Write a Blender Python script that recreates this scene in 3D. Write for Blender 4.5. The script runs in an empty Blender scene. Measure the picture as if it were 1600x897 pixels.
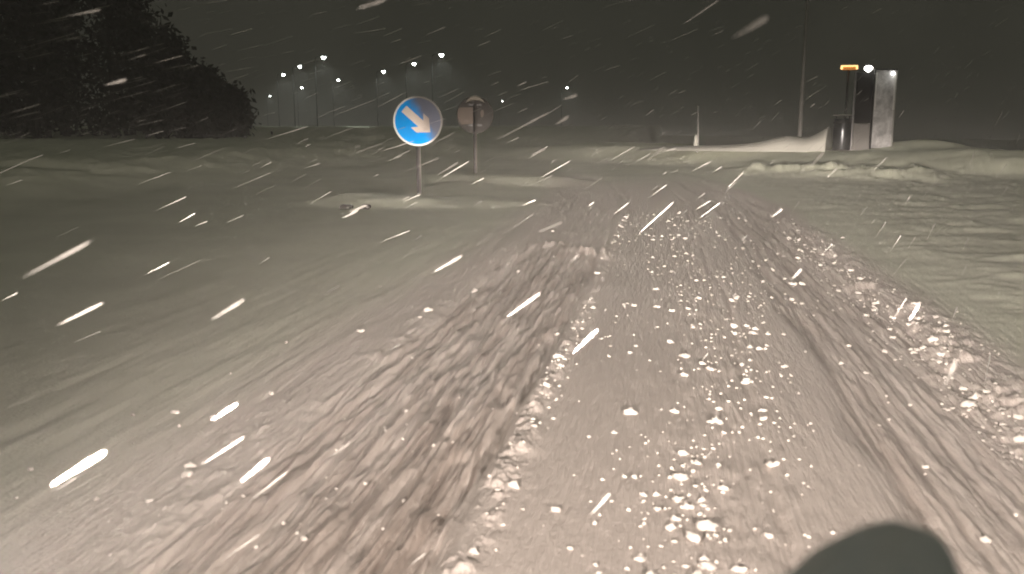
import bpy, bmesh, math, random
import numpy as np
from mathutils import Vector, Matrix

# ---------------------------------------------------------------- camera, sky, exposure
S = bpy.context.scene
C = bpy.data.collections.new("snowstorm_junction")
S.collection.children.link(C)
EYE = Vector((0.0, 0.0, 1.2))
YAW, PITCH = math.radians(9.67), math.radians(10.36)
cam_d = bpy.data.cameras.new("camera")
cam = bpy.data.objects.new("camera", cam_d)
C.objects.link(cam)
cam.location = EYE
cam.rotation_euler = (math.pi / 2 - PITCH, 0, YAW)
cam_d.sensor_width = 36
cam_d.lens = 36 * 1386 / 1600
cam_d.clip_start, cam_d.clip_end = 0.05, 3000
cam_d.dof.use_dof = True
cam_d.dof.focus_distance = 14.0
cam_d.dof.aperture_fstop = 4.0
S.camera = cam
S.view_settings.view_transform = 'Standard'
S.view_settings.look = 'None'
S.view_settings.exposure = 0
S.view_settings.gamma = 1
S.render.engine = 'CYCLES'
S.cycles.volume_bounces = 0
S.cycles.max_bounces = 5
S.cycles.use_denoising = True
S.cycles.filter_width = 1.9

W = bpy.data.worlds.new("World")
S.world = W
W.use_nodes = True
bg = W.node_tree.nodes["Background"]
bg.inputs[0].default_value = (0.092, 0.092, 0.070, 1)      # night overcast, town glow on low cloud
bg.inputs[1].default_value = 1.0
_wn, _wl = W.node_tree.nodes, W.node_tree.links              # uneven low cloud, the same all round
_tc = _wn.new("ShaderNodeTexCoord")
_nz = _wn.new("ShaderNodeTexNoise")
_nz.inputs["Scale"].default_value = 4.0
_nz.inputs["Detail"].default_value = 6
_wl.new(_tc.outputs["Generated"], _nz.inputs["Vector"])
_cr = _wn.new("ShaderNodeValToRGB")
_cr.color_ramp.elements[0].position = 0.3
_cr.color_ramp.elements[0].color = (0.058, 0.059, 0.046, 1)
_cr.color_ramp.elements[1].position = 0.7
_cr.color_ramp.elements[1].color = (0.132, 0.128, 0.098, 1)
_wl.new(_nz.outputs["Fac"], _cr.inputs["Fac"])
_wl.new(_cr.outputs["Color"], bg.inputs[0])


def headlight(name, x, power):
    """dipped beam: bright just under its horizontal cut-off, fading towards the bumper and the sides"""
    d = bpy.data.lights.new(name, 'SPOT')
    d.energy = power
    d.color = (1.0, 0.855, 0.755)
    d.spot_size = math.radians(168)
    d.spot_blend = 0.25
    d.shadow_soft_size = 0.06
    d.use_nodes = True
    nt = d.node_tree
    n, l = nt.nodes, nt.links
    em = n["Emission"]
    tc = n.new("ShaderNodeTexCoord")
    sp = n.new("ShaderNodeSeparateXYZ")
    l.new(tc.outputs["Normal"], sp.inputs[0])

    def m(op, a, b=None, c=None):
        q = n.new("ShaderNodeMath")
        q.operation = op
        for i, v in enumerate((a, b, c)):
            if v is None:
                continue
            if isinstance(v, (int, float)):
                q.inputs[i].default_value = v
            else:
                l.new(v, q.inputs[i])
        return q.outputs[0]
    tx = m('DIVIDE', sp.outputs[0], sp.outputs[2])
    ty = m('MULTIPLY', m('DIVIDE', sp.outputs[1], sp.outputs[2]), -1)
    el = m('DIVIDE', ty, m('SQRT', m('MULTIPLY_ADD', tx, tx, 1.0)))
    below = m('MAXIMUM', m('MULTIPLY', el, -1), 0.0)
    beam = m('MINIMUM', m('POWER', m('ADD', below, 0.0005), -1.65), 440.0)
    side = m('POWER', m('MULTIPLY_ADD', m('MULTIPLY', tx, tx), m('MULTIPLY_ADD', m('POWER', 2.718, m('MULTIPLY', below, -14.0)), 2.6, 1.35), 1.0), -1.9)
    up = m('MAXIMUM', el, 0.0)
    soft = m('MULTIPLY', m('POWER', 2.718, m('DIVIDE', up, -0.030)), 0.74)
    sharp = m('MULTIPLY', m('POWER', 2.718, m('DIVIDE', up, -0.004)), 0.255)
    cut = m('ADD', m('ADD', soft, sharp), 0.009)
    l.new(m('MULTIPLY', m('MULTIPLY', beam, side), cut), em.inputs["Strength"])
    o = bpy.data.objects.new(name, d)
    C.objects.link(o)
    o.location = (x, 0.42, 0.74)
    o.rotation_euler = (math.pi / 2, 0, 0)
    return o


headlight("headlight_beam", -0.66, 57.0)
headlight("headlight_beam", 0.66, 57.0)

rng = np.random.default_rng(7)
random.seed(7)

# ---------------------------------------------------------------- small helpers


def tag(o, label=None, cat=None, group=None, kind=None):
    for k, v in (("label", label), ("category", cat), ("group", group), ("kind", kind)):
        if v:
            o[k] = v
    return o


def link(name, me, mat=None, parent=None):
    o = bpy.data.objects.new(name, me)
    C.objects.link(o)
    if mat is not None:
        me.materials.append(mat)
    if parent is not None:
        o.parent = parent
    return o


def empty(name, loc, rz=0.0):
    o = bpy.data.objects.new(name, None)
    C.objects.link(o)
    o.empty_display_size = 0.2
    o.location = loc
    o.rotation_euler = (0, 0, rz)
    return o


def mesh_np(name, v, f, smooth=True):
    me = bpy.data.meshes.new(name)
    nf, k = f.shape
    me.vertices.add(len(v))
    me.vertices.foreach_set("co", np.ascontiguousarray(v, np.float32).ravel())
    me.loops.add(nf * k)
    me.loops.foreach_set("vertex_index", np.ascontiguousarray(f, np.int32).ravel())
    me.polygons.add(nf)
    me.polygons.foreach_set("loop_start", np.arange(0, nf * k, k, dtype=np.int32))
    me.polygons.foreach_set("loop_total", np.full(nf, k, np.int32))
    me.update(calc_edges=True)
    me.polygons.foreach_set("use_smooth", np.full(nf, smooth, bool))
    return me


class MB:
    """collects simple shapes into one mesh"""

    def __init__(self):
        self.bm = bmesh.new()

    def box(self, c, s, bevel=0.0, rot=None):
        r = bmesh.ops.create_cube(self.bm, size=1.0)
        vs = r["verts"]
        bmesh.ops.scale(self.bm, vec=s, verts=vs)
        if bevel:
            es = list({e for v in vs for e in v.link_edges})
            b = bmesh.ops.bevel(self.bm, geom=es, offset=bevel, segments=2, affect='EDGES')
            vs = list({v for f in b["faces"] for v in f.verts} | {v for v in vs if v.is_valid})
        if rot is not None:
            bmesh.ops.rotate(self.bm, cent=(0, 0, 0), matrix=rot, verts=vs)
        bmesh.ops.translate(self.bm, vec=c, verts=vs)
        return self

    def tube(self, pts, rad, n=12, cap=True):
        rings = []
        pts = [Vector(p) for p in pts]
        rad = rad if isinstance(rad, (list, tuple)) else [rad] * len(pts)
        for i, p in enumerate(pts):
            d = (pts[min(i + 1, len(pts) - 1)] - pts[max(i - 1, 0)]).normalized()
            a = d.cross(Vector((0, 1, 0) if abs(d.y) < .9 else (1, 0, 0))).normalized()
            b = d.cross(a)
            rings.append([self.bm.verts.new(p + (a * math.cos(2 * math.pi * k / n) + b * math.sin(2 * math.pi * k / n)) * rad[i]) for k in range(n)])
        for r0, r1 in zip(rings, rings[1:]):
            for k in range(n):
                f = self.bm.faces.new((r0[k], r0[(k + 1) % n], r1[(k + 1) % n], r1[k]))
                f.smooth = True
        if cap:
            self.bm.faces.new(rings[0][::-1])
            self.bm.faces.new(rings[-1])
        return self

    def lathe(self, prof, n=28, axis='Z'):
        """prof: (radius, height) list from bottom to top"""
        rings = []
        for r, h in prof:
            ring = []
            for k in range(n):
                a = 2 * math.pi * k / n
                p = (r * math.cos(a), r * math.sin(a), h) if axis == 'Z' else (r * math.cos(a), -h, r * math.sin(a))
                ring.append(self.bm.verts.new(p))
            rings.append(ring)
        for r0, r1 in zip(rings, rings[1:]):
            for k in range(n):
                f = self.bm.faces.new((r0[k], r0[(k + 1) % n], r1[(k + 1) % n], r1[k]))
                f.smooth = True
        self.bm.faces.new(rings[0][::-1])
        self.bm.faces.new(rings[-1])
        return self

    def prism(self, outline, y0, y1):
        """outline in x,z extruded along y"""
        a = [self.bm.verts.new((x, y0, z)) for x, z in outline]
        b = [self.bm.verts.new((x, y1, z)) for x, z in outline]
        n = len(a)
        self.bm.faces.new(a)
        self.bm.faces.new(b[::-1])
        for k in range(n):
            self.bm.faces.new((a[k], b[k], b[(k + 1) % n], a[(k + 1) % n]))
        return self

    def build(self, name, mat, parent=None, loc=None):
        bmesh.ops.recalc_face_normals(self.bm, faces=self.bm.faces)
        me = bpy.data.meshes.new(name)
        self.bm.to_mesh(me)
        self.bm.free()
        o = link(name, me, mat, parent)
        if loc is not None:
            o.location = loc
        return o


def material(name, color, rough=0.6, metal=0.0, var=0.0, scale=8.0, bump=0.0, emit=None, spec=0.5):
    m = bpy.data.materials.new(name)
    m.use_nodes = True
    n, l = m.node_tree.nodes, m.node_tree.links
    b = n["Principled BSDF"]
    b.inputs["Base Color"].default_value = (*color, 1)
    b.inputs["Roughness"].default_value = rough
    b.inputs["Metallic"].default_value = metal
    b.inputs["Specular IOR Level"].default_value = spec
    if var or bump:
        tc = n.new("ShaderNodeTexCoord")
        nz = n.new("ShaderNodeTexNoise")
        nz.inputs["Scale"].default_value = scale
        nz.inputs["Detail"].default_value = 6
        l.new(tc.outputs["Object"], nz.inputs["Vector"])
        if var:
            mx = n.new("ShaderNodeMix")
            mx.data_type = 'RGBA'
            mx.inputs["A"].default_value = (*[max(0, c * (1 - var)) for c in color], 1)
            mx.inputs["B"].default_value = (*[min(1, c * (1 + var)) for c in color], 1)
            l.new(nz.outputs["Fac"], mx.inputs["Factor"])
            l.new(mx.outputs["Result"], b.inputs["Base Color"])
        if bump:
            bp = n.new("ShaderNodeBump")
            bp.inputs["Strength"].default_value = bump
            bp.inputs["Distance"].default_value = 0.02
            l.new(nz.outputs["Fac"], bp.inputs["Height"])
            l.new(bp.outputs["Normal"], b.inputs["Normal"])
    if emit:
        b.inputs["Emission Color"].default_value = (*emit[:3], 1)
        b.inputs["Emission Strength"].default_value = emit[3]
    return m


# ---------------------------------------------------------------- numpy noise and the lie of the land


def hash2(ix, iy, seed):
    h = (ix.astype(np.int64) * 374761393 + iy.astype(np.int64) * 668265263 + seed * 2147483647) & 0xFFFFFFFF
    h = ((h ^ (h >> 13)) * 1274126177) & 0xFFFFFFFF
    h = ((h ^ (h >> 16)) * 2246822519) & 0xFFFFFFFF
    return (h ^ (h >> 15)).astype(np.float64) / 4294967295.0


def noise(x, y, seed=0):
    ix, iy = np.floor(x), np.floor(y)
    fx, fy = x - ix, y - iy
    ix, iy = ix.astype(np.int64), iy.astype(np.int64)
    ux = fx * fx * fx * (fx * (fx * 6 - 15) + 10)
    uy = fy * fy * fy * (fy * (fy * 6 - 15) + 10)
    a, b = hash2(ix, iy, seed), hash2(ix + 1, iy, seed)
    c, d = hash2(ix, iy + 1, seed), hash2(ix + 1, iy + 1, seed)
    return ((a + (b - a) * ux) + ((c + (d - c) * ux) - (a + (b - a) * ux)) * uy) * 2 - 1


def fbm(x, y, seed=0, oct=3, gain=0.5):
    s, a, t = 0.0, 1.0, 0.0
    for k in range(oct):
        s = s + a * noise(x, y, seed + 17 * k)
        t += a
        x, y, a = x * 2.03 + 3.1, y * 2.03 - 1.7, a * gain
    return s / t


def ss(a, b, x):
    t = np.clip((x - a) / (b - a), 0, 1)
    return t * t * (3 - 2 * t)


def gauss(x, y, cx, cy, rx, ry, rot=0.0):
    c, s = math.cos(rot), math.sin(rot)
    u, v = (x - cx) * c + (y - cy) * s, -(x - cx) * s + (y - cy) * c
    return np.exp(-(u / rx) ** 2 - (v / ry) ** 2)


def segdist(x, y, ax, ay, bx, by):
    vx, vy = bx - ax, by - ay
    t = np.clip(((x - ax) * vx + (y - ay) * vy) / (vx * vx + vy * vy), 0, 1)
    return np.hypot(x - ax - t * vx, y - ay - t * vy), t


def land(x, y, want_all=False):
    """height of the snow, and masks: ruts, dirt, road, island, bank"""
    r = np.hypot(x, y)
    bend = 0.035 * np.clip(y - 11, 0, None) ** 2 * 0.25          # the road swings left far ahead
    u = x + bend + 0.05 * fbm(y * 0.25, y * 0 + 3.3, 5, 2)
    near = np.exp(-np.clip(y - 1, 0, None) / 16.0)
    fade = 1 - ss(11, 19, y)
    e1 = 0.10 * fbm(y * 0.8, y * 0, 31, 3)
    e2 = 0.14 * fbm(y * 0.7, y * 0 + 9, 32, 3)
    left = ss(-1.50 + e2, -1.32 + e2, u) * (1 - ss(-0.62 + e1 * .5, -0.53 + e1 * .5, u)) * (1 - 0.75 * ss(8.2, 9.4, y)) * fade
    right = ss(0.74 + e1, 0.86 + e1, u) * (1 - ss(1.40 + e2, 1.62 + e2, u)) * (0.45 + 0.55 * fade) * (1 - ss(17, 22, y))
    mid = np.exp(-((u - 0.28) / 0.28) ** 2) * fade
    z = 0.02 * fbm(x * 0.35, y * 0.35, 1, 3)
    # churned wheel tracks, combed along the road
    s1 = fbm(u * 15, y * 0.9, 40, 4, 0.6)
    s2 = fbm(u * 44, y * 2.6 + u * 4, 41, 3, 0.65)
    s3 = fbm(u * 9, y * 3.0 + u * 5, 42, 4, 0.6)
    rid = 1 - np.abs(fbm(u * 11, y * 1.3 + u * 2.5, 43, 4, 0.55)) * 2
    comb = np.abs(fbm(u * 24 + 0.6 * noise(u * 3, y * 1.2, 44), y * 0.8, 45, 3, 0.6)) ** 0.7
    brk = noise(u * 10, y * 4.5, 46) * noise(u * 3, y * 1.1, 47)
    z = z + left * (-0.020 * comb + 0.020 * np.clip(brk, 0, 1) + -0.022 + 0.015 * s1 + 0.018 * s2 + 0.007 * s3 + 0.018 * rid)
    z = z + right * (-0.010 * comb + 0.012 * np.clip(brk, 0, 1) + -0.035 + 0.013 * s1 + 0.009 * s2 + 0.008 * s3 + 0.008 * rid)
    grv = fbm(y * 0.5, y * 0, 50, 2) * 0.05
    for gx, w, dpt in ((0.41, 0.022, 0.022), (0.86, 0.03, 0.035), (0.97, 0.02, 0.02), (-0.60, 0.035, 0.035), (1.12, 0.02, 0.018)):
        z = z - dpt * np.exp(-((u - gx - grv) / w) ** 2) * fade * (0.6 + 0.5 * noise(y * 1.1, y * 0 + gx * 9, 51))
    z = z + mid * (0.010 * fbm(u * 14, y * 5, 52, 3) + 0.004 * s2) + 0.0025 * s2 * fade * ss(-4, -1, u) * (1 - ss(1.8, 2.6, u))
    # crumbled edges thrown up beside the tracks
    lump = np.clip(fbm(x * 9, y * 6, 60, 4, 0.7) + 0.12, 0, None)
    z = z + np.exp(-((u - 1.52 - e2) / 0.20) ** 2) * (0.012 + 0.052 * lump) * (0.3 + 0.7 * (1 - ss(10, 16, y)))
    z = z + np.exp(-((u + 0.50 - e1 * .5) / 0.06) ** 2) * (0.008 + 0.038 * lump) * fade
    z = z + np.exp(-((u + 1.50 - e2) / 0.16) ** 2) * (0.004 + 0.018 * lump) * fade
    hook, _ = segdist(x, y, -1.05, 8.9, -0.55, 8.3)
    z = z + np.exp(-(hook / 0.22) ** 2) * (0.02 + 0.06 * lump)
    # faint combing of the untouched lane on the left
    lane = ss(-7.5, -5, x) * (1 - ss(-1.7, -1.3, u))
    z = z + lane * 0.006 * fbm(x * 1.1, y * 0.9, 73, 4, 0.6) + 0.004 * lane * fbm(x * 7, y * 6, 74, 3)
    z = z + lane * (0.0045 * fbm(x * 5.0, y * 0.55, 70, 4) + 0.008 * fbm(x * 13, y * 1.3, 71, 2) * ss(-4, -1.8, x)) * (1 - ss(9, 14, y))
    # wind-worked snow on the right verge
    fr = ss(1.65, 2.6, u)
    rip = 1 - np.abs(fbm(x * 0.9 + y * 0.12, y * 1.5 - x * 0.35, 80, 3, 0.5)) * 2
    z = z + fr * (0.045 * np.clip(rip, -0.4, 1) ** 2 * ss(2.2, 4.5, x) + 0.028 * fbm(x * 2.2, y * 3.8, 81, 4, 0.6) + 0.05) * (1 - ss(22, 32, r))
    # traffic island mounds
    q1, t1 = segdist(x, y, -4.5, 13.4, -2.9, 13.7)
    q2, t2 = segdist(x, y, -4.3, 19.2, -2.9, 18.6)
    q3, t3 = segdist(x, y, -4.0, 14.5, -3.9, 18.5)
    d1 = 1 - ss(0.30, 1.25, q1 + 0.25 * fbm(x * 1.6, y * 1.6, 90, 3))
    d2 = 1 - ss(0.4, 1.9, q2)
    d3 = 1 - ss(0.2, 1.1, q3)
    lit = 0.12 * d1 * (1 - 0.45 * t1) * (1 + 0.5 * fbm(x * 1.3, y * 1.8, 91, 3)) + 0.15 * d2 * (1 - d1)
    isl = np.clip(np.maximum(np.maximum(d1, d2), d3 * .8), 0, 1)
    z = z + np.maximum(lit, 0.07 * d3)
    # ploughed ridge on the right, beyond the track
    q, t = segdist(x, y, 2.6, 21.9, 4.9, 20.5)
    q = q + 0.45 * fbm(x * 0.9, y * 0.9, 96, 3)
    rg = np.exp(-(np.clip(q, 0, None) / 0.95) ** 2)
    z = z + rg * (0.19 + 0.20 * np.clip(fbm(x * 1.8, y * 1.8, 95, 4, 0.6) + .1, -.3, 1))
    z = z + gauss(x, y, 2.15, 22.3, 0.5, 0.5) * 0.08
    # far bank across the end of the road, and the rising ground behind
    s = (x - 1.2) * 0.68 + (y - 30) * 0.73 + 0.5 * fbm(x * 0.4, y * 0.4, 100, 2)
    side = ss(-7.0, -1.5, x)
    bank = ss(-3.4, -0.3, s) * (0.22 + 0.30 * side)
    z = z + bank * (1 + 0.12 * fbm(x * 0.8, y * 0.8, 101, 3)) * (1 - 0.25 * ss(1, 4, s))
    z = z + gauss(x, y, 7.6, 27.6, 1.5, 1.0) * 0.28
    z = z + (0.30 + 0.16 * fbm(x * .11, y * .05, 106, 3)) * ss(46, 55, y + 0.25 * x + 4 * fbm(x * .06, y * .06, 105, 2)) * (1 - side)
    # rough verge far left
    vg = ss(-8.6, -12.5, x - 0.9 * fbm(y * 0.25, y * 0, 110, 2))
    z = z + vg * (0.42 + 0.16 * fbm(x * 0.7, y * 0.5, 111, 4, 0.6) + 0.05 * fbm(x * 3.2, y * 2.2, 112, 3))
    z = z - 0.030 * np.clip(s - 2.0, 0, None) * ss(-9.0, -4.0, x) * (1 - 0.5 * ss(200, 900, r))
    z = z - 0.13 * gauss(x, y, 3.7, 26.3, 2.4, 0.8, -0.28)
    if not want_all:
        return z
    dirt = np.clip(0.40 + 1.2 * fbm(u * 13, y * 0.9 + u * 2, 120, 5, 0.7), 0, 1) * np.clip(left + 0.65 * right, 0, 1)
    dirt = np.maximum(dirt, np.exp(-(hook / 0.16) ** 2) * 0.5)
    dirt = np.maximum(dirt, 0.45 * gauss(x, y, 1.45, 12.0, 0.35, 2.4, -0.15))
    used = np.clip(ss(-2.3, -1.4, u) * (1 - ss(1.55, 2.0, u)), 0, 1) * (1 - ss(14, 24, y))
    used = np.clip(used + 0.25 * (1 - ss(5, 9, y)) * ss(-6, -2, u) * (1 - ss(1.6, 2.2, u)), 0, 1)
    return z, dirt, used, isl, np.maximum(bank * 2, rg), vg, u


def H(x, y):
    return float(land(np.array([float(x)]), np.array([float(y)]))[0])


# ---------------------------------------------------------------- snow materials


def snow_material(name, clean, packed, slush):
    m = bpy.data.materials.new(name)
    m.use_nodes = True
    n, l = m.node_tree.nodes, m.node_tree.links
    b = n["Principled BSDF"]
    b.inputs["Roughness"].default_value = 0.75
    b.inputs["Specular IOR Level"].default_value = 0.25

    def attr(a):
        q = n.new("ShaderNodeAttribute")
        q.attribute_name = a
        return q.outputs["Fac"]

    def mix(f, a, bb):
        q = n.new("ShaderNodeMix")
        q.data_type = 'RGBA'
        if isinstance(f, float):
            q.inputs["Factor"].default_value = f
        else:
            l.new(f, q.inputs["Factor"])
        for s_, v in (("A", a), ("B", bb)):
            if isinstance(v, tuple):
                q.inputs[s_].default_value = (*v, 1)
            else:
                l.new(v, q.inputs[s_])
        return q.outputs["Result"]
    tc = n.new("ShaderNodeTexCoord")
    nz = n.new("ShaderNodeTexNoise")
    nz.inputs["Scale"].default_value = 0.9
    nz.inputs["Detail"].default_value = 7
    l.new(tc.outputs["Object"], nz.inputs["Vector"])
    c0 = mix(nz.outputs["Fac"], tuple(v * 0.82 for v in clean), tuple(min(.95, v * 1.12) for v in clean))
    c1 = mix(attr("packed"), c0, packed)
    c2 = mix(attr("slush"), c1, slush)
    l.new(c2, b.inputs["Base Color"])
    fine = n.new("ShaderNodeTexNoise")
    fine.inputs["Scale"].default_value = 70
    fine.inputs["Detail"].default_value = 4
    l.new(tc.outputs["Object"], fine.inputs["Vector"])
    bp = n.new("ShaderNodeBump")
    bp.inputs["Strength"].default_value = 0.35
    bp.inputs["Distance"].default_value = 0.012
    l.new(fine.outputs["Fac"], bp.inputs["Height"])
    mp = n.new("ShaderNodeMapping")
    mp.inputs["Scale"].default_value = (48, 5.5, 20)
    l.new(tc.outputs["Object"], mp.inputs["Vector"])
    cb = n.new("ShaderNodeTexNoise")
    cb.inputs["Scale"].default_value = 1.0
    cb.inputs["Detail"].default_value = 6
    cb.inputs["Roughness"].default_value = 0.65
    l.new(mp.outputs["Vector"], cb.inputs["Vector"])
    bp2 = n.new("ShaderNodeBump")
    bp2.inputs["Distance"].default_value = 0.016
    l.new(attr("packed"), bp2.inputs["Strength"])
    l.new(cb.outputs["Fac"], bp2.inputs["Height"])
    l.new(bp2.outputs["Normal"], bp.inputs["Normal"])
    l.new(bp.outputs["Normal"], b.inputs["Normal"])
    return m


snow = snow_material("snow", (0.61, 0.645, 0.515), (0.71, 0.645, 0.60), (0.45, 0.385, 0.345))
snow_lump = material("packed_snow", (0.84, 0.79, 0.74), 0.7, var=0.06, scale=30, bump=0.3)
drift_snow = material("drifted_snow", (0.50, 0.50, 0.45), 0.75, var=0.08, scale=3, bump=0.15)

# ---------------------------------------------------------------- the ground: one seamless sheet cut into named pieces
az_dense = np.linspace(math.radians(-49), math.radians(27), 1080)          # azimuth from +Y, negative = left
az_rest = np.linspace(math.radians(27), math.radians(311), 74)[1:-1]
az = np.concatenate([az_dense, az_rest])
rr = [0.4]
while rr[-1] < 1500:
    q = rr[-1]
    rr.append(q + max(0.006, min(q * q / 1050.0, 0.0105 * q)) if q < 70 else q * 1.06)
    if q < 1.7:
        rr[-1] = q + 0.12
rr = np.array(rr)
NA, NR = len(az), len(rr)
A_, R_ = np.meshgrid(az, rr)
X, Y = (R_ * np.sin(A_)).ravel(), (R_ * np.cos(A_)).ravel()
Z, dirt, used, isl, bnk, vrg, U = land(X, Y, True)
V = np.stack([X, Y, Z], 1)
i = np.arange(NR - 1)[:, None] * NA
j = np.arange(NA)[None, :]
jn = (j + 1) % NA
F = np.stack([i + j, i + jn, i + NA + jn, i + NA + j], -1).reshape(-1, 4)[:, ::-1]
fm = F[:, 0]
fx, fy, fu = X[fm], Y[fm], U[fm]
region = np.zeros(len(F), int)                                              # 0 field
region[(fu > -8.6) & (fu < 1.75) & (fy > -60) & (fy < 27)] = 1              # 1 road
region[vrg[fm] > 0.12] = 4
region[(bnk[fm] > 0.25) & (np.hypot(fx, fy) < 60)] = 3                      # 3 bank
region[isl[fm] > 0.22] = 2                                                  # 2 island
for k, nm in ((0, "snowy_ground"), (1, "snow_covered_road"), (2, "island_ground"), (3, "snow_bank"), (4, "snowy_verge")):
    f = F[region == k]
    if not len(f):
        continue
    idx, inv = np.unique(f, return_inverse=True)
    me = mesh_np(nm, V[idx], inv.reshape(f.shape))
    for an, arr in (("slush", dirt), ("packed", used)):
        at = me.attributes.new(an, 'FLOAT', 'POINT')
        at.data.foreach_set("value", arr[idx].astype(np.float32))
    tag(link(nm, me, snow), kind="structure")
# centre of the sheet, under the viewer
c0 = np.concatenate([[[0, 0, 0.0]], V[:NA]])
me = mesh_np("ground_underfoot", c0, np.stack([np.zeros(NA, int), np.arange(NA) + 1, (np.arange(NA) + 1) % NA + 1], 1)[:, ::-1])
tag(link("ground_underfoot", me, snow), kind="structure")

# ---------------------------------------------------------------- materials of the built things
grey_metal = material("galvanised_post", (0.05, 0.047, 0.042), 0.8, 0.0, 0.2, 14)
dark_metal = material("dark_metal", (0.06, 0.06, 0.06), 0.45, 0.4, 0.3, 9)
pole_and_shade_black = material("black_pole_and_shade", (0.015, 0.015, 0.015), 0.9, spec=0.05)  # far lamp poles, and the shade painted on the sign posts
sign_white = material("sign_white", (0.82, 0.81, 0.79), 0.45, var=0.04)
alu_back = material("dull_sheet_back", (0.036, 0.032, 0.026), 0.6, 0.1, 0.25, 7)
pale_patch = material("pale_plate", (0.20, 0.165, 0.14), 0.75, 0.0, 0.12, 10)
cap_snow = material("crusted_snow", (0.48, 0.44, 0.38), 0.8, var=0.1, scale=12)
kerb_mat = material("kerb_concrete", (0.05, 0.047, 0.042), 0.85, var=0.3, scale=12, bump=0.4)
lamp_on = material("lit_lens", (0.9, 0.9, 0.85), 0.3, emit=(0.92, 1.0, 0.90, 40))
lamp_off = material("unlit_lens", (0.35, 0.35, 0.33), 0.2)
pole_metal = material("pole_metal", (0.34, 0.335, 0.32), 0.55, 0.2, 0.15, 6)


def frosted(name, base, frost, blue=False):
    """painted sheet with wind-packed snow stuck on its upper right part"""
    m = bpy.data.materials.new(name)
    m.use_nodes = True
    n, l = m.node_tree.nodes, m.node_tree.links
    b = n["Principled BSDF"]
    b.inputs["Roughness"].default_value = 0.8
    b.inputs["Specular IOR Level"].default_value = 0.12
    tc = n.new("ShaderNodeTexCoord")
    sp = n.new("ShaderNodeSeparateXYZ")
    l.new(tc.outputs["Object"], sp.inputs[0])
    nz = n.new("ShaderNodeTexNoise")
    nz.inputs["Scale"].default_value = 7
    nz.inputs["Detail"].default_value = 5
    l.new(tc.outputs["Object"], nz.inputs["Vector"])

    def mth(op, a, bb):
        q = n.new("ShaderNodeMath")
        q.operation = op
        for k, v in ((0, a), (1, bb)):
            if isinstance(v, (int, float)):
                q.inputs[k].default_value = v
            else:
                l.new(v, q.inputs[k])
        return q.outputs[0]
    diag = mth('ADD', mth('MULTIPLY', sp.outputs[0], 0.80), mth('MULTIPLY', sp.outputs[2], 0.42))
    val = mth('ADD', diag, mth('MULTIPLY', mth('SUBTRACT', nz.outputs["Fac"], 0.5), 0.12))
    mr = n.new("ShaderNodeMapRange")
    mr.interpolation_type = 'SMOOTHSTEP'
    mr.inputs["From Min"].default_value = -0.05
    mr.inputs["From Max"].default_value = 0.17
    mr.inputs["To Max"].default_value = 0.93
    l.new(val, mr.inputs["Value"])
    mx = n.new("ShaderNodeMix")
    mx.data_type = 'RGBA'
    mx.inputs["A"].default_value = (*base, 1)
    mx.inputs["B"].default_value = (*frost, 1)
    l.new(mr.outputs["Result"], mx.inputs["Factor"])
    l.new(mx.outputs["Result"], b.inputs["Base Color"])
    return m


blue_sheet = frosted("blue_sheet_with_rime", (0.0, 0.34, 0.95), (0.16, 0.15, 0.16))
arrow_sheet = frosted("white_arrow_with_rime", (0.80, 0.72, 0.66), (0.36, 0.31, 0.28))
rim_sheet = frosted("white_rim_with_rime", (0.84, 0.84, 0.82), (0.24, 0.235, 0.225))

# ---------------------------------------------------------------- the two island signs


def island_sign(x, y, label):
    z0 = H(x, y)
    root = empty("keep_right_sign", (x, y, z0 - 0.05), 0.0)
    tag(root, label, "road sign", "round signs on the traffic island")
    return root, z0


def arrow_outline():
    pts = [(-0.064, 0.30), (0.064, 0.30), (0.064, -0.06), (0.155, 0.02), (0.155, -0.10), (0.0, -0.27), (-0.155, -0.10), (-0.155, 0.02), (-0.064, -0.06)]
    a = math.radians(48)                                     # down, turned towards lower right
    return [(px * math.cos(a) - pz * math.sin(a), px * math.sin(a) + pz * math.cos(a)) for px, pz in pts]


SR = 0.405
root, z0 = island_sign(-4.01, 14.34, "round blue sign with white arrow half covered in rime, nearer end of snowy island")
face_turn = math.radians(17)
MB().box((0.020, 0.035, 0.73), (0.036, 0.06, 1.46), 0.006).build("post", grey_metal, root)
MB().box((-0.018, 0.036, 0.72), (0.040, 0.056, 1.44), 0.004).build("post_shaded_half", pole_and_shade_black, root)  # added near-black box, paints the post's left half as shaded
zc = 1.19 + 0.05
disc = MB().lathe([(SR - 0.03, -0.012), (SR - 0.012, -0.006), (SR - 0.01, 0.006), (SR - 0.03, 0.010)], 64, 'Y').build("sign_disc", blue_sheet, root, (0, -0.02, zc))
ring = MB()
for a in range(1):
    prof = [(SR - 0.034, 0.0), (SR - 0.034, 0.016), (SR - 0.006, 0.018), (SR, 0.010), (SR, -0.014), (SR - 0.02, -0.018)]
    n = 64
    rings = [[ring.bm.verts.new((r * math.cos(2 * math.pi * k / n), -h, r * math.sin(2 * math.pi * k / n))) for k in range(n)] for r, h in prof]
    for q in range(len(prof)):
        r0, r1 = rings[q], rings[(q + 1) % len(prof)]
        for k in range(n):
            ring.bm.faces.new((r0[k], r0[(k + 1) % n], r1[(k + 1) % n], r1[k])).smooth = True
ring.build("sign_rim", rim_sheet, root, (0, -0.02, zc))
MB().prism(arrow_outline(), -0.018, -0.011).build("arrow", arrow_sheet, root, (0.0, -0.02, zc))
for bz in (0.18, -0.18):
    MB().box((0, 0.01, bz), (0.40, 0.025, 0.035)).build("bracket", grey_metal, root, (0, 0, zc))
root.rotation_euler.z = face_turn

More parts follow.
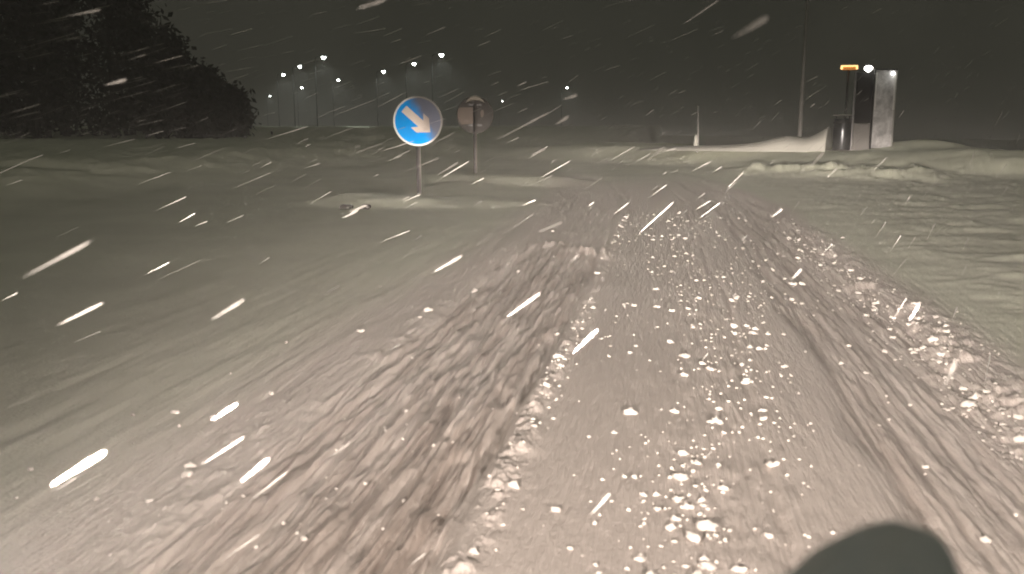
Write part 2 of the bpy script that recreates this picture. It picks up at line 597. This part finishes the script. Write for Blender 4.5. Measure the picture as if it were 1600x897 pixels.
root, z0 = island_sign(-4.14, 19.46, "dark back of a round sign capped with snow on the farther end of the island")
MB().box((0.016, -0.035, 0.78), (0.044, 0.05, 1.56), 0.006).build("post", grey_metal, root)
MB().box((-0.024, -0.033, 0.775), (0.036, 0.048, 1.55), 0.004).build("post_shaded_half", pole_and_shade_black, root)  # same added dark box, shade put into the post's left side
zc = 1.27 + 0.05
MB().lathe([(SR - 0.012, -0.012), (SR, -0.004), (SR, 0.008), (SR - 0.012, 0.012)], 64, 'Y').build("sign_disc", alu_back, root, (0, 0.02, zc))
pl = [(-0.385, 0.03), (-0.37, 0.125), (-0.335, 0.165), (-0.045, 0.165), (-0.045, -0.19), (-0.30, -0.205), (-0.345, -0.15), (-0.38, -0.06)]
MB().prism(pl, -0.016, -0.006).build("pale_plate", pale_patch, root, (0, 0.02, zc))
pl = [(0.115, 0.06), (0.14, 0.11), (0.185, 0.11), (0.195, 0.03), (0.175, -0.045), (0.13, -0.05)]
MB().prism(pl, -0.016, -0.006).build("rime_patch", pale_patch, root, (0, 0.02, zc))
for bz in (0.22, -0.22):
    MB().box((0, -0.005, bz), (0.30, 0.02, 0.035)).build("bracket", dark_metal, root, (0, 0, zc))
cap = MB()
n = 14
prof = [(-0.21, 0.0), (-0.17, 0.05), (-0.09, 0.095), (0.0, 0.11), (0.10, 0.09), (0.17, 0.05), (0.21, 0.0)]
prev = None
for px, hh in prof:
    zb = math.sqrt(max(0.0, SR * SR - px * px)) - SR
    ringv = [cap.bm.verts.new((px, (0.075 if hh > .01 else .01) * math.cos(2 * math.pi * k / n), zb + hh * (0.5 + 0.5 * math.sin(2 * math.pi * k / n)) - 0.004)) for k in range(n)]
    if prev:
        for k in range(n):
            cap.bm.faces.new((prev[k], prev[(k + 1) % n], ringv[(k + 1) % n], ringv[k])).smooth = True
    prev = ringv
cap.build("snow_cap", cap_snow, root, (0, -0.05, zc + SR - 0.085))
root.rotation_euler.z = math.radians(12)

# kerb stones of the island showing through at its near left end
kerb = empty("island_kerb", (-4.5, 12.55, H(-4.5, 12.55)))
tag(kerb, "dark kerb stones showing through the snow at the island's near left end", "kerb")
for kx, ky, w in ((-4.50, 12.20, 0.17), (-4.22, 12.24, 0.12)):
    MB().box((0, 0, 0), (w, 0.15, 0.13), 0.015, Matrix.Rotation(0.08 * (kx + 4.3), 3, 'Z')).build("kerb_stone", kerb_mat, kerb, (kx + 4.5, ky - 12.55, H(kx, ky) - kerb.location.z - 0.012))

# ---------------------------------------------------------------- roadside shelter, bin, lamps on the right
frost_glass = bpy.data.materials.new("frosty_panel")
frost_glass.use_nodes = True
_n, _l = frost_glass.node_tree.nodes, frost_glass.node_tree.links
_b = _n["Principled BSDF"]
_b.inputs["Roughness"].default_value = 0.55
_tc = _n.new("ShaderNodeTexCoord")
_nz = _n.new("ShaderNodeTexNoise")
_nz.inputs["Scale"].default_value = 3.2
_nz.inputs["Detail"].default_value = 7
_nz.inputs["Roughness"].default_value = 0.65
_l.new(_tc.outputs["Object"], _nz.inputs["Vector"])
_cr = _n.new("ShaderNodeValToRGB")
_cr.color_ramp.elements[0].position = 0.38
_cr.color_ramp.elements[0].color = (0.28, 0.28, 0.285, 1)
_cr.color_ramp.elements[1].position = 0.72
_cr.color_ramp.elements[1].color = (0.75, 0.75, 0.75, 1)
_l.new(_nz.outputs["Fac"], _cr.inputs["Fac"])
_l.new(_cr.outputs["Color"], _b.inputs["Base Color"])
dark_glass = material("dark_panel", (0.02, 0.02, 0.02), 0.75, var=0.5, scale=3, spec=0.1)
grey_plate = material("grey_plate", (0.12, 0.115, 0.105), 0.6, var=0.15, scale=5)
edge_strip = material("pale_edge_strip", (0.62, 0.62, 0.60), 0.5, var=0.1, scale=4)
booth = empty("roadside_booth", (5.62, 26.42, 0.50))
tag(booth, "tall narrow booth with a frosty pale side panel beside the bin", "booth")
pA, pB = Vector((0.02, 0, 0)), Vector((0.64, 0.25, 0))                      # side panel, in plan
dA = (pB - pA)
angA = math.atan2(dA.y, dA.x)
cA = (pA + pB) / 2
MB().box((0, 0, 1.12), (dA.length - 0.05, 0.03, 2.12)).build("frosty_panel", frost_glass, booth, cA).rotation_euler.z = angA
for p, w, mt in ((pA, 0.055, dark_metal), (pB, 0.05, pole_metal)):
    MB().box((0, 0, 1.06), (w, w, 2.30), 0.006).build("corner_post", mt, booth, p).rotation_euler.z = angA
for t_ in (0.075, 0.945):
    MB().box((0, 0, 1.62), (0.05, 0.012, 1.02), 0.003).build("edge_strip", edge_strip, booth, pA + dA * t_ + Vector((0.009, -0.022, 0))).rotation_euler.z = angA
pC = Vector((-0.46, 0.10, 0))
dC = pA - pC
angC = math.atan2(dC.y, dC.x)
MB().box((0, 0, 1.44), (dC.length - 0.06, 0.025, 1.40)).build("dark_panel", dark_glass, booth, (pA + pC) / 2).rotation_euler.z = angC
MB().box((0, 0, 0.36), (dC.length - 0.06, 0.05, 0.74), 0.008).build("lower_plate", grey_plate, booth, (pA + pC) / 2 + Vector((0, -0.01, 0))).rotation_euler.z = angC
MB().box((0, 0, 1.06), (0.035, 0.035, 2.22), 0.005).build("corner_post", dark_metal, booth, pC).rotation_euler.z = angC
top = MB()
top.box((0.0, 0, 2.20), (dA.length + .03, 0.07, 0.04), 0.006)
top.build("top_rail", dark_metal, booth, cA).rotation_euler.z = angA
MB().lathe([(0.02, -0.10), (0.10, -0.04), (0.115, 0.0), (0.09, 0.05), (0.03, 0.07)], 20).build("lamp_globe", material("white_lamp", (0.9, 0.9, 0.88), 0.4, emit=(1, 0.97, 0.9, 9)), booth, (-0.17, -0.06, 2.23))
MB().lathe([(0.015, -0.05), (0.045, -0.02), (0.045, 0.02), (0.015, 0.05)], 12).build("small_lamp", bpy.data.materials["white_lamp"], booth, pA + dA * 0.80 + Vector((0.02, -0.06, 2.10)))
for nm, loc, pw in (("booth_lamp_light", (5.50, 25.95, 2.66), 2.2), ("small_lamp_light", (6.2, 26.4, 2.5), 1.0)):
    d = bpy.data.lights.new(nm, 'POINT')
    d.energy = pw
    d.color = (1, 0.96, 0.88)
    d.shadow_soft_size = 0.08
    o = bpy.data.objects.new(nm, d)
    C.objects.link(o)
    o.location = loc

bin_ = empty("litter_bin", (4.98, 26.9, 0.50))
tag(bin_, "dark round bin with a flat snow-dusted lid in front of the booth", "bin")
bin_metal = material("bin_steel", (0.085, 0.09, 0.095), 0.28, 0.75, 0.3, 6)
MB().lathe([(0.24, 0.0), (0.25, 0.03), (0.262, 0.50), (0.25, 0.86), (0.235, 0.88)], 36).build("body", bin_metal, bin_)
MB().lathe([(0.20, 0.0), (0.292, 0.006), (0.295, 0.022), (0.26, 0.034)], 36).build("lid", dark_metal, bin_, (0, 0, 0.93))
MB().lathe([(0.275, 0.0), (0.29, 0.008), (0.25, 0.018), (0.05, 0.026)], 30).build("snow_dusting", drift_snow, bin_, (0, 0, 0.966))
for k in range(3):
    a = 0.5 + 2.094 * k
    MB().tube([(0.21 * math.cos(a), 0.21 * math.sin(a), 0.86), (0.21 * math.cos(a), 0.21 * math.sin(a), 0.94)], 0.014, 8).build("lid_support", dark_metal, bin_)
MB().lathe([(0.263, 0.0), (0.268, 0.008), (0.268, 0.04), (0.263, 0.048)], 36).build("band", dark_metal, bin_, (0, 0, 0.74))

amber = empty("amber_lamp", (5.53, 29.5, 0.5))
tag(amber, "small amber light bar glowing on a dark mast behind the bin", "lamp")
am = material("amber_lens", (0.9, 0.45, 0.1), 0.35, emit=(1.0, 0.38, 0.08, 0.35))
am2 = material("amber_core", (0.95, 0.7, 0.35), 0.35, emit=(1.0, 0.62, 0.26, 1.7))
MB().tube([(0, 0.06, -0.2), (0, 0.06, 2.42)], 0.035, 10).build("mast", dark_metal, amber)
MB().box((0, 0, 2.42), (0.42, 0.10, 0.10), 0.015).build("housing", am, amber)
MB().box((0, -0.03, 2.485), (0.50, 0.09, 0.045), 0.012).build("light_bar", am2, amber)
for sx in (-0.225, 0.225):
    MB().box((sx, -0.03, 2.425), (0.06, 0.09, 0.085), 0.012).build("end_light", am2, amber)

# smooth wind drift left of the bin
prof = [(-1.2, 0.02), (-0.6, 0.09), (0.3, 0.13), (1.4, 0.17), (2.0, 0.22), (2.45, 0.29), (2.8, 0.39), (3.15, 0.45), (3.45, 0.41), (3.7, 0.39), (3.95, 0.50), (4.22, 0.70), (4.27, 0.72)]
dv, df = [], []
K = 26
xs = np.linspace(-1.2, 4.27, 90)
hs = np.interp(xs, [p[0] for p in prof], [p[1] for p in prof])
hs = np.convolve(np.pad(hs, 1, mode='edge'), np.ones(3) / 3, 'valid')
for xi, h in zip(xs, hs):
    for k in range(K):
        t = k / (K - 1)
        sh = math.sin(math.pi * t ** 0.75) ** 0.75 if 0 < t < 1 else 0.0
        dv.append((xi, -0.75 + 1.9 * t + 0.03 * (xi - 2), h * sh * 1.0))
dv = np.array(dv)
dv[:, 2] += 0.008 * fbm(dv[:, 0] * 5, dv[:, 1] * 5, 4, 3)
nx = len(xs)
df = np.array([(a * K + k, (a + 1) * K + k, (a + 1) * K + k + 1, a * K + k + 1) for a in range(nx - 1) for k in range(K - 1)])
me = mesh_np("wind_drift", dv, df)
bm = bmesh.new()
bm.from_mesh(me)
bm.verts.ensure_lookup_table()
for a in (0, nx - 1):
    bm.faces.new([bm.verts[a * K + k] for k in range(K)])
bmesh.ops.recalc_face_normals(bm, faces=bm.faces)
bm.to_mesh(me)
bm.free()
o = link("snow_drift", me, drift_snow)
o.location = (0.50, 28.05, 0.44)
o.rotation_euler.z = math.radians(-16)
tag(o, kind="structure")

# raised kerb that the bin and booth stand behind
kb = MB()
kb.box((0, 0, -0.15), (3.9, 0.16, 0.42), 0.02)
pv = kb.build("platform_kerb", kerb_mat, None, (3.95, 26.95, 0.45))
pv.rotation_euler.z = math.radians(-16)
tag(pv, kind="structure")
pb = MB()
pb.box((0, 0, -0.12), (3.2, 2.2, 0.40), 0.04)
pf = pb.build("booth_platform", drift_snow, None, (5.0, 27.75, 0.42))
pf.rotation_euler.z = math.radians(-16)
tag(pf, kind="structure")

# ---------------------------------------------------------------- tall pole, marker stake
tp = empty("street_lamp", (4.05, 28.6, 0.4))
tag(tp, "tall slim unlit lamp pole rising out of the picture behind the right snow drift", "street lamp")
MB().tube([(0, 0, -0.2), (0, 0, 3.0), (0, 0, 8.2)], [0.072, 0.062, 0.045], 14).build("pole", pole_metal, tp)
MB().tube([(0, 0, 8.2), (-0.2, -0.1, 8.5), (-1.0, -0.5, 8.65)], 0.035, 10).build("arm", pole_metal, tp)
MB().box((-1.2, -0.6, 8.63), (0.62, 0.26, 0.10), 0.03, None).build("lamp_head", dark_metal, tp)

stake = empty("marker_stake", (0.98, 27.98, 0.40))
tag(stake, "thin pale snow marker stake standing alone on the far bank", "marker stake")
MB().tube([(0, 0, -0.1), (0.005, 0, 0.5), (-0.03, 0, 1.36)], [0.034, 0.030, 0.022], 10).build("rod", pole_metal, stake)
sc_ = MB()
sc_.lathe([(0.10, -0.05), (0.07, 0.06), (0.05, 0.16), (0.055, 0.27), (0.02, 0.36)], 14)
sc_.build("snow_collar", drift_snow, stake, (-0.055, 0.0, 0.16))

# ---------------------------------------------------------------- street lamps far up the hill
lamp_places = [
    (-93.8, 204.8, "faint street lamp lowest and farthest left in the far lamp cluster", 1),
    (-52.4, 119.0, "left end lamp of the short upper row of street lamps on the left", 1),
    (-43.0, 102.5, "middle lamp of the short upper row of street lamps on the left", 1),
    (-34.9, 89.4, "brightest lamp of the short upper row, its pole showing", 1),
    (-67.0, 160.2, "small street lamp low under the short upper row of lamps", 1),
    (-50.0, 133.9, "street lamp alone left of the blue sign's row, below the pole lamp", 1),
    (-36.4, 114.1, "street lamp just up and left of the round blue sign", 1),
    (-28.4, 100.4, "street lamp straight above the round blue sign", 1),
    (-22.1, 88.1, "nearest bright white street lamp up and right of the blue sign", 1),
    (-18.3, 168.5, "small lone street lamp far right of both round signs", 1),
    (-47.2, 260.3, "dimmest street lamp just right of the snow-capped sign", 0.25),
]
proto = None
for k, (lx, ly, lab, br_) in enumerate(lamp_places):
    ground = H(lx, ly)
    if proto is None:
        root = empty("street_lamp", (0, 0, 0))
        MB().tube([(0, 0, -12), (0, 0, -0.1)], [0.06, 0.035], 8).build("pole", pole_and_shade_black, root)
        MB().tube([(0, 0, -0.1), (0.15, -0.05, 0.10), (0.8, -0.25, 0.16)], 0.035, 6).build("arm", dark_metal, root)
        MB().box((1.05, -0.33, 0.14), (0.6, 0.28, 0.10), 0.03).build("lamp_head", dark_metal, root)
        MB().lathe([(0.05, -0.20), (0.14, -0.15), (0.21, -0.03), (0.19, 0.05)], 14).build("lens", lamp_on, root, (1.05, -0.33, 0.04))
        proto = root
    else:
        root = proto.copy()
        C.objects.link(root)
        for ch in [c for c in proto.children]:
            c = ch.copy()
            C.objects.link(c)
            c.parent = root
    root.location = (lx - 1.05, ly + 0.33, 8.0)
    tag(root, lab, "street lamp", "lit street lamps on the far hillside")
    d = bpy.data.lights.new("street_lamp_light", 'SPOT')
    d.energy = 900 * br_
    d.color = (0.95, 1.0, 0.92)
    d.spot_size = math.radians(140)
    d.spot_blend = 0.6
    d.shadow_soft_size = 0.2
    o = bpy.data.objects.new("street_lamp_light", d)
    C.objects.link(o)
    o.location = (lx, ly, 7.7)

# ---------------------------------------------------------------- dark woodland on the left
bark = material("bark", (0.035, 0.03, 0.025), 0.9, var=0.4, scale=5)
leafm = material("dark_needles", (0.028, 0.029, 0.023), 0.8, var=0.4, scale=1.5)
tv, tf, lv = [], [], []


def ring_tube(p0, p1, r0, r1, n=5):
    b = len(tv)
    d = (p1 - p0).normalized()
    a = d.cross(Vector((1, 0.3, 0))).normalized()
    c = d.cross(a)
    for p, r in ((p0, r0), (p1, r1)):
        for k in range(n):
            w = 2 * math.pi * k / n
            tv.append(tuple(p + (a * math.cos(w) + c * math.sin(w)) * r))
    for k in range(n):
        tf.append((b + k, b + (k + 1) % n, b + n + (k + 1) % n, b + n + k))


tree_spots = []
for k in range(46):
    azm = math.radians(random.uniform(26.3, 43.0))
    D = random.uniform(55, 88)
    h = 13.5 * math.exp(-((math.degrees(azm) - 35.5) / 5.6) ** 2) * random.uniform(0.72, 1.08) + 1.6
    tree_spots.append((-D * math.sin(azm), D * math.cos(azm), h))
for (tx_, ty_, h) in tree_spots:
    g = H(tx_, ty_)
    base = Vector((tx_, ty_, g - 0.3))
    top_ = Vector((tx_ + random.uniform(-.4, .4), ty_, g + h * 0.95))
    ring_tube(base, base.lerp(top_, 0.5), 0.16, 0.10)
    ring_tube(base.lerp(top_, 0.5), top_, 0.10, 0.02)
    for b_ in range(26):
        t = random.uniform(0.03, 0.98)
        p0 = base.lerp(top_, t)
        L = (1.05 - t) * h * 0.34 + 0.3
        w = random.uniform(0, 6.283)
        p1 = p0 + Vector((math.cos(w) * L, math.sin(w) * L, random.uniform(-.05, .35) * L))
        ring_tube(p0, p1, 0.035, 0.008, 3)
        for q in range(34):
            s_ = random.uniform(0.15, 1.05)
            lv.append((p0.lerp(p1, s_) + Vector((random.gauss(0, .42), random.gauss(0, .42), random.gauss(0, .34))), random.uniform(0.14, 0.34)))
lp = np.array([tuple(p) for p, s_ in lv])
lsz = np.array([s_ for p, s_ in lv])[:, None]
da = rng.normal(size=(len(lp), 3)); da /= np.linalg.norm(da, axis=1)[:, None]
db = rng.normal(size=(len(lp), 3)); db -= da * (da * db).sum(1)[:, None]; db /= np.linalg.norm(db, axis=1)[:, None]
quad = np.stack([lp - da * lsz, lp - db * lsz * .45, lp + da * lsz, lp + db * lsz * .45], 1).reshape(-1, 3)
lq = np.arange(len(quad)).reshape(-1, 4)
allv = np.concatenate([np.array(tv), quad])
tq = [f for f in tf]
allf = np.concatenate([np.array(tq), lq + len(tv)])
me = mesh_np("woodland", allv, allf, False)
o = link("woodland", me, leafm)
tag(o, kind="stuff")

# ---------------------------------------------------------------- snow clumps thrown up by the wheels


def clump_mesh(k):
    bm = bmesh.new()
    bmesh.ops.create_icosphere(bm, subdivisions=2, radius=1.0)
    off = Vector((k * 7.3, k * 3.1, 0))
    co = np.array([v.co[:] for v in bm.verts])
    nn = fbm(co[:, 0] * 1.9 + off.x + co[:, 2] * 1.3, co[:, 1] * 1.9 + off.y - co[:, 2] * .9, 200 + k, 3, .6)
    sc = np.array([1.0, 0.62 + 0.1 * (k % 3), 0.55 + 0.08 * (k % 2)])
    for v, a in zip(bm.verts, nn):
        v.co = Vector((np.array(v.co) * sc * (0.95 + 1.15 * a)).tolist())
    for f in bm.faces:
        f.smooth = True
    me = bpy.data.meshes.new("snow_clump")
    bm.to_mesh(me)
    bm.free()
    me.materials.append(snow_lump)
    return me


clumps = [clump_mesh(k) for k in range(7)]


def clump_spots(n, big):
    out = []
    while len(out) < n:
        which = random.random()
        y = 1.0 / random.uniform(1 / 12.5, 1 / 2.2) if random.random() < .6 else random.uniform(2.2, 12.5)
        if which < 0.42:
            x = random.gauss(0.28, 0.20 + 0.02 * y)
        elif which < 0.70:
            x = random.gauss(1.50, 0.13)
        elif which < 0.80:
            x = random.gauss(-0.49, 0.035)
        elif which < 0.88:
            x = random.gauss(1.1, 0.28)
        elif which < 0.94:
            x = random.gauss(-1.3, 0.4)
        else:
            x = random.uniform(-0.7, 1.5)
        if noise(np.array([x * 2.2 + 40]), np.array([y * 0.75]), 300)[0] < -0.05 and random.random() < .8:
            continue
        if not -3 < x < 2.3:
            continue
        s = (random.uniform(0.010, 0.022) * (1 + (0.45 if random.random() < .15 else 0))) if big else random.uniform(0.003, 0.009)
        out.append((x, y, s))
    return out


big = clump_spots(290, True)
zz = land(np.array([b[0] for b in big]), np.array([b[1] for b in big]))
for k, ((x, y, s), z) in enumerate(zip(big, zz)):
    o = bpy.data.objects.new("snow_clump", clumps[k % 7])
    C.objects.link(o)
    o.location = (x, y, z + s * 0.18)
    o.scale = (s, s, s)
    o.rotation_euler = (random.uniform(-.3, .3), random.uniform(-.3, .3), random.uniform(-0.7, 0.7))
    w_ = 0 if x < -0.25 else (1 if x < 0.85 else 2)
    tag(o, ("loose white snow clump along the left wheel track", "loose white snow clump on the crown between the wheel tracks", "loose white snow clump on the crumbled right edge of the road")[w_],
        "snow clump", ("snow clumps along the left track", "snow clumps between the tracks", "snow clumps along the right road edge")[w_])
small = clump_spots(1700, False)
sx = np.array([b[0] for b in small]); sy = np.array([b[1] for b in small]); ssz = np.array([b[2] for b in small])
sz = land(sx, sy)
bm = bmesh.new()
bmesh.ops.create_icosphere(bm, subdivisions=1, radius=1.0)
bm.verts.ensure_lookup_table()
iv = np.array([v.co[:] for v in bm.verts]); itri = np.array([[v.index for v in f.verts] for f in bm.faces])
bm.free()
jit = 1 + 0.9 * (rng.random((len(small), len(iv), 1)) - .5)
strch = rng.uniform(0.7, 1.3, (len(small), 1, 3)) * np.array([1, 1.1, .7])
vv = iv[None] * jit * strch * ssz[:, None, None] + np.stack([sx, sy, sz + ssz * .3], 1)[:, None]
ff = itri[None] + (np.arange(len(small)) * len(iv))[:, None, None]
tag(link("snow_crumbs", mesh_np("snow_crumbs", vv.reshape(-1, 3), ff.reshape(-1, 3)), snow_lump), kind="stuff")

# ---------------------------------------------------------------- wind-driven snow in the air
flake = bpy.data.materials.new("driven_snow")
flake.use_nodes = True
_n, _l = flake.node_tree.nodes, flake.node_tree.links
_b = _n["Principled BSDF"]
_b.inputs["Base Color"].default_value = (0.88, 0.86, 0.82, 1)
_b.inputs["Roughness"].default_value = 0.9
_b.inputs["Alpha"].default_value = 0.42                     # see-through, dims the drawn-out flakes into motion streaks
wind = np.array([0.448, 0.849, 0.28]); wind /= np.linalg.norm(wind)


def flake_field(n, r0, r1, lmin, lmax, wmin, wmax, zmax):
    """airborne snow all round the viewer, even in density"""
    u_ = rng.random(n)
    r = (r0 ** 3 + u_ * (r1 ** 3 - r0 ** 3)) ** (1 / 3)
    azm = rng.uniform(math.radians(-60), math.radians(40), n)
    sinel = rng.uniform(-0.62, 0.42, n)
    c = np.sqrt(1 - sinel ** 2)
    p = np.stack([r * c * np.sin(azm), r * c * np.cos(azm), 1.2 + r * sinel], 1)
    p = p[(p[:, 2] < zmax)]
    p = p[p[:, 2] > land(p[:, 0], p[:, 1]) + 0.06]
    m = len(p)
    L = lmin * (lmax / lmin) ** rng.random(m)
    Wd = wmin * (wmax / wmin) ** rng.random(m)
    d = wind + rng.normal(0, 0.045, (m, 3)); d /= np.linalg.norm(d, axis=1)[:, None]
    a = np.cross(d, [0, 0, 1.0]); a /= np.linalg.norm(a, axis=1)[:, None]
    b = np.cross(d, a)
    prof_ = [(-0.5, 0.0), (-0.2, 0.45), (0.2, 1.0), (0.42, 0.8), (0.5, 0.0)]
    K_ = 5
    vs = []
    for t, w in prof_:
        if w == 0:
            vs.append((p + d * (t * L)[:, None])[:, None])
        else:
            ang = np.arange(K_) * 2 * math.pi / K_
            vs.append(p[:, None] + d[:, None] * (t * L)[:, None, None] + (a[:, None] * np.cos(ang)[None, :, None] + b[:, None] * np.sin(ang)[None, :, None]) * (w * Wd)[:, None, None])
    v = np.concatenate(vs, 1)
    nv = v.shape[1]
    tri = []
    for k in range(K_):
        k2 = (k + 1) % K_
        tri.append((0, 1 + k2, 1 + k))
        for s in range(2):
            q0 = 1 + s * K_
            tri += [(q0 + k, q0 + k2, q0 + K_ + k2), (q0 + k, q0 + K_ + k2, q0 + K_ + k)]
        tri.append((1 + 2 * K_ + k, 1 + 2 * K_ + k2, nv - 1))
    tri = np.array(tri)
    return v.reshape(-1, 3), (tri[None] + (np.arange(m) * nv)[:, None, None]).reshape(-1, 3)


parts = [flake_field(70, 0.9, 2.6, 0.05, 0.13, 0.0020, 0.0040, 4),
         flake_field(110, 0.9, 5.0, 0.06, 0.20, 0.0010, 0.0034, 6),
         flake_field(800, 3.0, 11.0, 0.10, 0.40, 0.0012, 0.0040, 7),
         flake_field(8000, 7.0, 30.0, 0.2, 0.8, 0.0015, 0.005, 11)]
off, va, fa = 0, [], []
for v, f in parts:
    va.append(v); fa.append(f + off); off += len(v)
tag(link("falling_snow", mesh_np("falling_snow", np.concatenate(va), np.concatenate(fa)), flake), kind="stuff")

# ---------------------------------------------------------------- dark rounded lump close to the viewer
lumpm = bpy.data.materials.new("dull_grey_green")
lumpm.use_nodes = True
_n, _l = lumpm.node_tree.nodes, lumpm.node_tree.links
_o = _n["Material Output"]
_d = _n.new("ShaderNodeBsdfDiffuse"); _d.inputs[0].default_value = (0.88, 0.98, 1.0, 1)
_t = _n.new("ShaderNodeBsdfTranslucent"); _t.inputs[0].default_value = (0.90, 0.98, 1.0, 1)
_tc = _n.new("ShaderNodeTexCoord")
_nz = _n.new("ShaderNodeTexNoise"); _nz.inputs["Scale"].default_value = 26; _nz.inputs["Detail"].default_value = 5
_l.new(_tc.outputs["Object"], _nz.inputs["Vector"])
_cr = _n.new("ShaderNodeValToRGB")
_cr.color_ramp.elements[0].position = 0.30
_cr.color_ramp.elements[0].color = (0.86, 0.93, 0.96, 1)
_cr.color_ramp.elements[1].position = 0.62
_cr.color_ramp.elements[1].color = (0.97, 1.0, 1.0, 1)
_l.new(_nz.outputs["Fac"], _cr.inputs["Fac"])
_l.new(_cr.outputs["Color"], _d.inputs[0]); _l.new(_cr.outputs["Color"], _t.inputs[0])
_m = _n.new("ShaderNodeMixShader"); _m.inputs[0].default_value = 0.85
_l.new(_d.outputs[0], _m.inputs[1]); _l.new(_t.outputs[0], _m.inputs[2]); _l.new(_m.outputs[0], _o.inputs["Surface"])
bm = bmesh.new()
bmesh.ops.create_icosphere(bm, subdivisions=4, radius=1.0)
for v in bm.verts:
    x, y, z = v.co
    f = 1 + 0.10 * math.sin(2.1 * x + 1.0) + 0.05 * math.sin(3.7 * x + 2.3 * y)
    v.co = Vector((x * 0.058 * (1 + 0.10 * z) + 0.004 * z, y * 0.04, z * 0.056 * f + 0.026 * x + 0.0022 * math.sin(9 * x + 2) * math.cos(6 * y)))
for f in bm.faces:
    f.smooth = True
me = bpy.data.meshes.new("rounded_lump")
bm.to_mesh(me)
bm.free()
o = link("rounded_lump", me, lumpm)
o.location = (0.113, 0.50, 0.910)
o.rotation_euler.z = -0.2
tag(o, "blurred dark grey-green rounded lump at the bottom right, nearest the viewer", "lump")

# ---------------------------------------------------------------- blowing snow haze in the air
hb = MB()
hb.box((0, 130, 45), (760, 700, 130))
hz = bpy.data.materials.new("blowing_snow_haze")
hz.use_nodes = True
_n, _l = hz.node_tree.nodes, hz.node_tree.links
for q in list(_n):
    if q.type == 'BSDF_PRINCIPLED':
        _n.remove(q)
_v = _n.new("ShaderNodeVolumePrincipled")
_v.inputs["Color"].default_value = (0.93, 0.93, 0.90, 1)
_v.inputs["Density"].default_value = 0.0042
_l.new(_v.outputs[0], _n["Material Output"].inputs["Volume"])
o = hb.build("haze", hz)
tag(o, kind="stuff")
